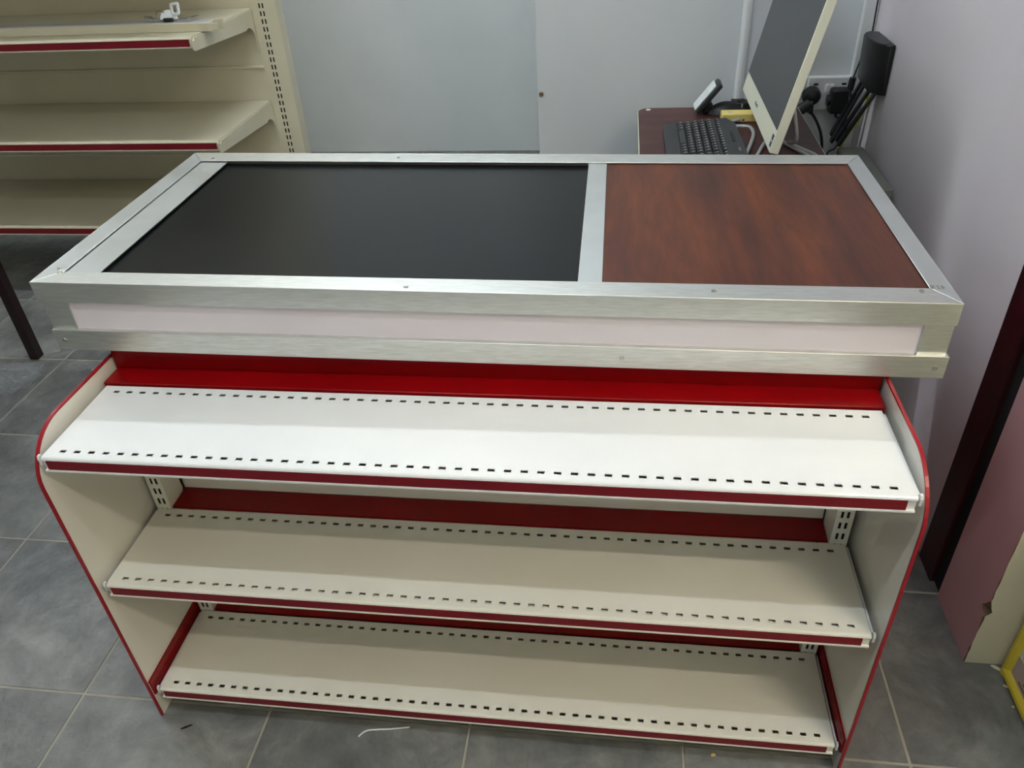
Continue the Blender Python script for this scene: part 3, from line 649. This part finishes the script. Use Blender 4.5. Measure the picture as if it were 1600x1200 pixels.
MB().box(ya.x, ya.x + .11, ya.y, ya.y + .042, DZ + .0005, DZ + .024).build('pack_body', 'yel', yth.location, yth, bevel=.003)
MB().box(ya.x + .016, ya.x + .03, ya.y + .012, ya.y + .022, DZ + .024, DZ + .0245).build('pack_print', 'paper', yth.location, yth)
for k in range(3): MB().box(ya.x + .012 + k * .022, ya.x + .018 + k * .022, ya.y - .0004, ya.y + .0002, DZ + .004, DZ + .010).build('vent_hole', 'ink', yth.location, yth)

# ------------------------------------------------------------------ socket, plugs, router, cables
s0 = at(1262, 120, 1, PY); s1 = at(1331, 117, 1, PY); s2 = at(1300, 168, 1, PY)
sx0, sx1, sz1, sz0 = s0.x, s1.x - .002, s0.z + .004, s2.z
so = Vector(((sx0 + sx1) / 2, PY, sz0)); soc = thing('wall_socket', 'white double wall socket with two rocker switches above the desk corner', 'socket', so)
sxc = (sx0 + sx1) / 2
MB().box(sx0, sx1, PY - .024, PY - .0005, sz0, sz1).build('face_plate', 'pvc', so, soc, bevel=.003)
for sx in (-.012, .001): MB().box(sxc + sx, sxc + sx + .011, PY - .029, PY - .024, sz1 - .043, sz1 - .02).build('rocker_switch', 'wht', so, soc, bevel=.0015)
for sx in (-.046, .034): MB().box(sxc + sx, sxc + sx + .013, PY - .0248, PY - .023, sz1 - .023, sz1 - .017).build('indicator_slot', 'dark', so, soc)
# left plug: round black, with cable
p1 = at(1268, 150, 1, PY - .035); po = Vector((p1.x, PY - .025, p1.z)); plg = thing('round_plug', 'round black plug in the left socket outlet', 'plug', po)
MB().tube([(p1.x, PY - .0252, p1.z), (p1.x, PY - .040, p1.z), (p1.x, PY - .052, p1.z), (p1.x, PY - .058, p1.z)], [.027, .027, .022, .010], 18).build('plug_body', 'blk', po, plg)
MB().tube([(p1.x, PY - .04, p1.z - .018), (p1.x + .004, PY - .045, p1.z - .05)], [.009, .006], 10).build('strain_relief', 'blk', po, plg)
p1b = at(1252, 172, 1, PY - .10)
MB().tube([(p1b.x + .02, PY - .10, p1b.z + .018), (p1b.x - .015, PY - .11, p1b.z - .004)], [.015, .017], 12).build('plug_adapter', 'blk', po, plg)
MB().tube(smooth_path([(p1.x, PY - .05, p1.z - .01), (p1.x - .012, PY - .075, p1.z - .03), (p1b.x + .02, PY - .10, p1b.z + .018)]), .008, 8).build('plug_lead', 'blk', po, plg)
c1 = [(p1.x + .004, PY - .045, p1.z - .045), at(1276, 190, 1, PY - .05), at(1283, 212, 1, PY - .06), at(1283, 240, 1, PY - .06), (at(1283, 240, 1, PY - .06).x, PY - .05, .42), (at(1283, 240, 1, PY - .06).x + .03, PY - .04, .02)]
tag(MB().tube(smooth_path(c1), .0042, 8).build('power_cable', 'blk', tuple(c1[0])), 'black power cable hanging from the round plug', 'cable')
p2 = at(1311, 157, 1, PY - .05); ao = Vector((p2.x, PY - .025, p2.z)); ad_ = thing('power_adapter', 'square black power adapter in the right socket outlet', 'power adapter', ao)
MB().box(p2.x - .026, p2.x + .024, PY - .066, PY - .0252, p2.z - .036, p2.z + .034).build('adapter_body', 'blk', ao, ad_, bevel=.006, seg=3)
MB().tube([(p2.x - .002, PY - .05, p2.z - .035), (p2.x - .002, PY - .05, p2.z - .048)], [.005, .003], 8).build('strain_relief', 'blk', ao, ad_)
MB().tube([(p2.x - .026, PY - .045, p2.z), (p2.x - .034, PY - .045, p2.z)], .016, 12).build('adapter_boss', 'blk', ao, ad_)
# router
RYa, RYb, RZa, RZb = 1.295, 1.475, .772, .888; rxo = Vector((WX, (RYa + RYb) / 2, RZa))
rt = thing('router', 'black wall-mounted router with antennas hanging downwards', 'router', rxo)
xf = WX - .050
plan = [(WX - .001, RYa + .004), (WX - .001, RYb - .004), (WX - .012, RYb), (xf + .012, RYb - .006), (xf + .002, RYb - .03), (xf, (RYa + RYb) / 2), (xf + .006, RYa + .04), (xf + .022, RYa + .010), (WX - .014, RYa)]
mb = MB(); n_ = len(plan)
lowp = [(x + (.004 if x < WX - .01 else 0), y) for x, y in plan]
mb.add([(x, y, RZa - (.012 if y < (RYa + RYb) / 2 else 0)) for x, y in lowp] + [(x, y, RZb) for x, y in plan], [tuple(range(n_))[::-1], tuple(range(n_, 2 * n_))] + [(i, (i + 1) % n_, n_ + (i + 1) % n_, n_ + i) for i in range(n_)])
rb = mb.build('router_body', 'blk', rxo, rt, bevel=.003)
cyr = (RYa + RYb) / 2
MB().prism([(WX - .026 + .021 * math.cos(a), cyr + .082 * math.sin(a)) for a in [2 * math.pi * k / 24 for k in range(24)]], RZb - .001, RZb + .002, lambda a, b, t: (a, b, t)).build('top_grille', 'blk2', rxo, rt)
MB().box(xf + .004, xf + .0046, RYb - .036, RYb - .02, RZb - .018, RZb - .010).build('logo_mark', 'legend', rxo, rt)
for k, (y_, a_, b_) in enumerate(((RYb - .018, (1351, 122), (1298, 211)), (RYb - .05, (1357, 130), (1298, 222)), (RYa + .07, (1373, 140), (1306, 219)), (RYa + .02, (1378, 148), (1309, 227)))):
    A = at(*a_, 0, WX - .022); A = Vector((WX - .022, y_, RZa - .004)); B = at(*b_, 1, y_ + .02)
    d = (B - A); sd = d.cross(Vector((0, 1, 0))).normalized() * .0035; wd = d.cross(sd).normalized()
    mb = MB(); vs = []
    for t_, wk in ((0, .007), (.12, .008), (.2, .0065), (.55, .009), (.95, .0125), (1.0, .009)):
        p = A + d * t_; vs += [p - sd - wd * wk, p + sd - wd * wk, p + sd + wd * wk, p - sd + wd * wk]
    mb.add(vs, [(0, 1, 2, 3), (20, 23, 22, 21)] + [(i * 4 + j, i * 4 + (j + 1) % 4, i * 4 + 4 + (j + 1) % 4, i * 4 + 4 + j) for i in range(5) for j in range(4)])
    mb.build('antenna', 'blk', rxo, rt, bevel=.001)
yc = [Vector((WX - .02, RYb - .06, RZa - .014)), at(1357, 140, 1, RYb - .06), at(1352, 165, 1, RYb - .05), at(1340, 190, 1, RYb - .04), at(1322, 214, 1, RYb - .02), at(1310, 245, 1, RYb), (at(1310, 245, 1, RYb).x, RYb, .2), (at(1310, 245, 1, RYb).x + .02, RYb, .02)]
tag(MB().tube(smooth_path(yc), .004, 8).build('network_cable', 'yelg', tuple(yc[0])), 'yellow-green network cable hanging from the router', 'cable')
bc_ = [(WX - .046, PY - .045, CEIL - .3), at(1372, 0, 1, PY - .045), at(1362, 50, 1, PY - .045), at(1346, 90, 1, PY - .045), at(1336, 115, 1, PY - .045), at(1331, 130, 1, PY - .045), at(1327, 165, 1, PY - .045), at(1316, 215, 1, PY - .045), (at(1314, 230, 1, PY - .045).x, PY - .045, .3), (at(1314, 230, 1, PY - .045).x, PY - .045, .01)]
adc = thing('adapter_cable', 'thin black cable with inline block beside the corner trunking', 'cable', tuple(bc_[5]))
MB().tube(smooth_path(bc_), .0022, 6).build('cable_run', 'blk', adc.location, adc)
MB().tube([bc_[5] + Vector((.001, 0, .016)), bc_[5] + Vector((-.002, 0, -.020))], .0095, 10).build('inline_block', 'blk', adc.location, adc)
lc = [(p2.x - .002, PY - .05, p2.z - .046), at(1322, 200, 1, PY - .07), at(1306, 230, 1, PY - .09), at(1290, 245, 1, PY - .1), (at(1290, 245, 1, PY - .1).x, PY - .1, .4), (at(1290, 245, 1, PY - .1).x, PY - .08, .015)]
tag(MB().tube(smooth_path(lc), .003, 8).build('adapter_lead', 'blk2', tuple(lc[0])), 'dark lead running down from the square power adapter', 'cable')
# grey steel box on the floor against the right wall
go_ = Vector((.88, 1.2, 0)); gb = thing('steel_cabinet', 'slim grey steel box standing against the right wall under the router', 'cabinet', go_)
MB().box(.845, .918, 1.02, 1.345, 0, .605).build('cabinet_body', 'grey', go_, gb, bevel=.004)
MB().box(.86, .905, 1.017, 1.0205, .40, .56).build('front_plate', 'blk2', go_, gb)

# ------------------------------------------------------------------ yellow framed board case at right edge, floor litter
yx, yy = 1.000, 0.050; yo = Vector((yx + .25, yy - .25, 0))
yb_ = thing('yellow_frame_case', 'pale display case with yellow edge bars at the lower right edge', 'display case', yo)
YZ, YD, YW = .55, .46, .45
MB().box(yx + .006, yx + YW - .006, yy - YD + .006, yy - .008, .012, YZ - .01).build('case_panel', 'ivory', yo, yb_)
bars = [((yx + .008, yy - .008, 0), (yx + .008, yy - .008, YZ)), ((yx + .008, yy - YD, 0), (yx + .008, yy - YD, YZ)), ((yx + YW, yy - .008, 0), (yx + YW, yy - .008, YZ)), ((yx + YW, yy - YD, 0), (yx + YW, yy - YD, YZ)),
        ((yx + .006, yy - .01, .012), (yx + .006, yy - YD, .012)), ((yx + .006, yy - .01, YZ), (yx + .006, yy - YD, YZ)), ((yx + YW, yy - .01, .012), (yx + YW, yy - YD, .012)), ((yx + YW, yy - .01, YZ), (yx + YW, yy - YD, YZ)),
        ((yx, yy - .01, YZ), (yx + YW, yy - .01, YZ)), ((yx, yy - YD, YZ), (yx + YW, yy - YD, YZ)), ((yx, yy - .01, .012), (yx + YW, yy - .01, .012)), ((yx, yy - YD, .012), (yx + YW, yy - YD, .012))]
for a, b in bars: MB().tube([a, b], .012, 10).build('edge_bar', 'yelf', yo, yb_)
MB().box(yx + .0045, yx + .006, yy - .16, yy - .022, .024, .075).build('paper_label', 'paper', yo, yb_)
for k in range(4): MB().box(yx + .0040, yx + .0046, yy - .15, yy - .05 - .012 * k, .032 + .010 * k, .035 + .010 * k).build('label_print', 'ink', yo, yb_)

def flake(px, py, sz, ang, m, label, cat, name, asp=.5, seed=1):
    r = random.Random(seed); c = at(px, py, 2, 0); mb = MB(); n = 7
    pl_ = []
    for k in range(n):
        a = 2 * math.pi * k / n; rr_ = sz * r.uniform(.7, 1.1); x, y = rr_ * math.cos(a), rr_ * asp * math.sin(a)
        pl_.append((c.x + x * math.cos(ang) - y * math.sin(ang), c.y + x * math.sin(ang) + y * math.cos(ang)))
    mb.prism(pl_, .0002, .0018, lambda a, b, t: (a, b, t))
    return tag(mb.build(name, m, (c.x, c.y, 0)), label, cat)
flake(1556, 1044, .012, -.6, 'wall_cream', 'largest cream plaster flake on the floor at the wall corner', 'plaster flake', 'plaster_flake', .35, 1)
flake(1573, 1073, .008, -.4, 'wall_cream', 'cream plaster flake on the floor midway along the yellow bar', 'plaster flake', 'plaster_flake', .4, 2)
flake(1583, 1105, .003, 0, 'wall_cream', 'tiniest cream plaster crumb near the end of the yellow bar', 'plaster flake', 'plaster_flake', .8, 3)
flake(1114, 1180, .006, .4, 'yel', 'small pale yellow scrap on the floor in front of the counter', 'scrap', 'paper_scrap', .6, 4)
flake(292, 1136, .012, .5, 'dark', 'thin black sliver on the floor in front of the counter', 'sliver', 'black_sliver', .16, 5)
wc = [at(560, 1151, 2, .002), at(572, 1142, 2, .006), at(590, 1140, 2, .003), at(612, 1139, 2, .003), at(640, 1136, 2, .003)]
tag(MB().tube(smooth_path(wc), .0016, 6).build('wire_scrap', 'pvc', tuple(wc[0])), 'short pale bent wire scrap on the floor below the bottom shelf', 'wire')
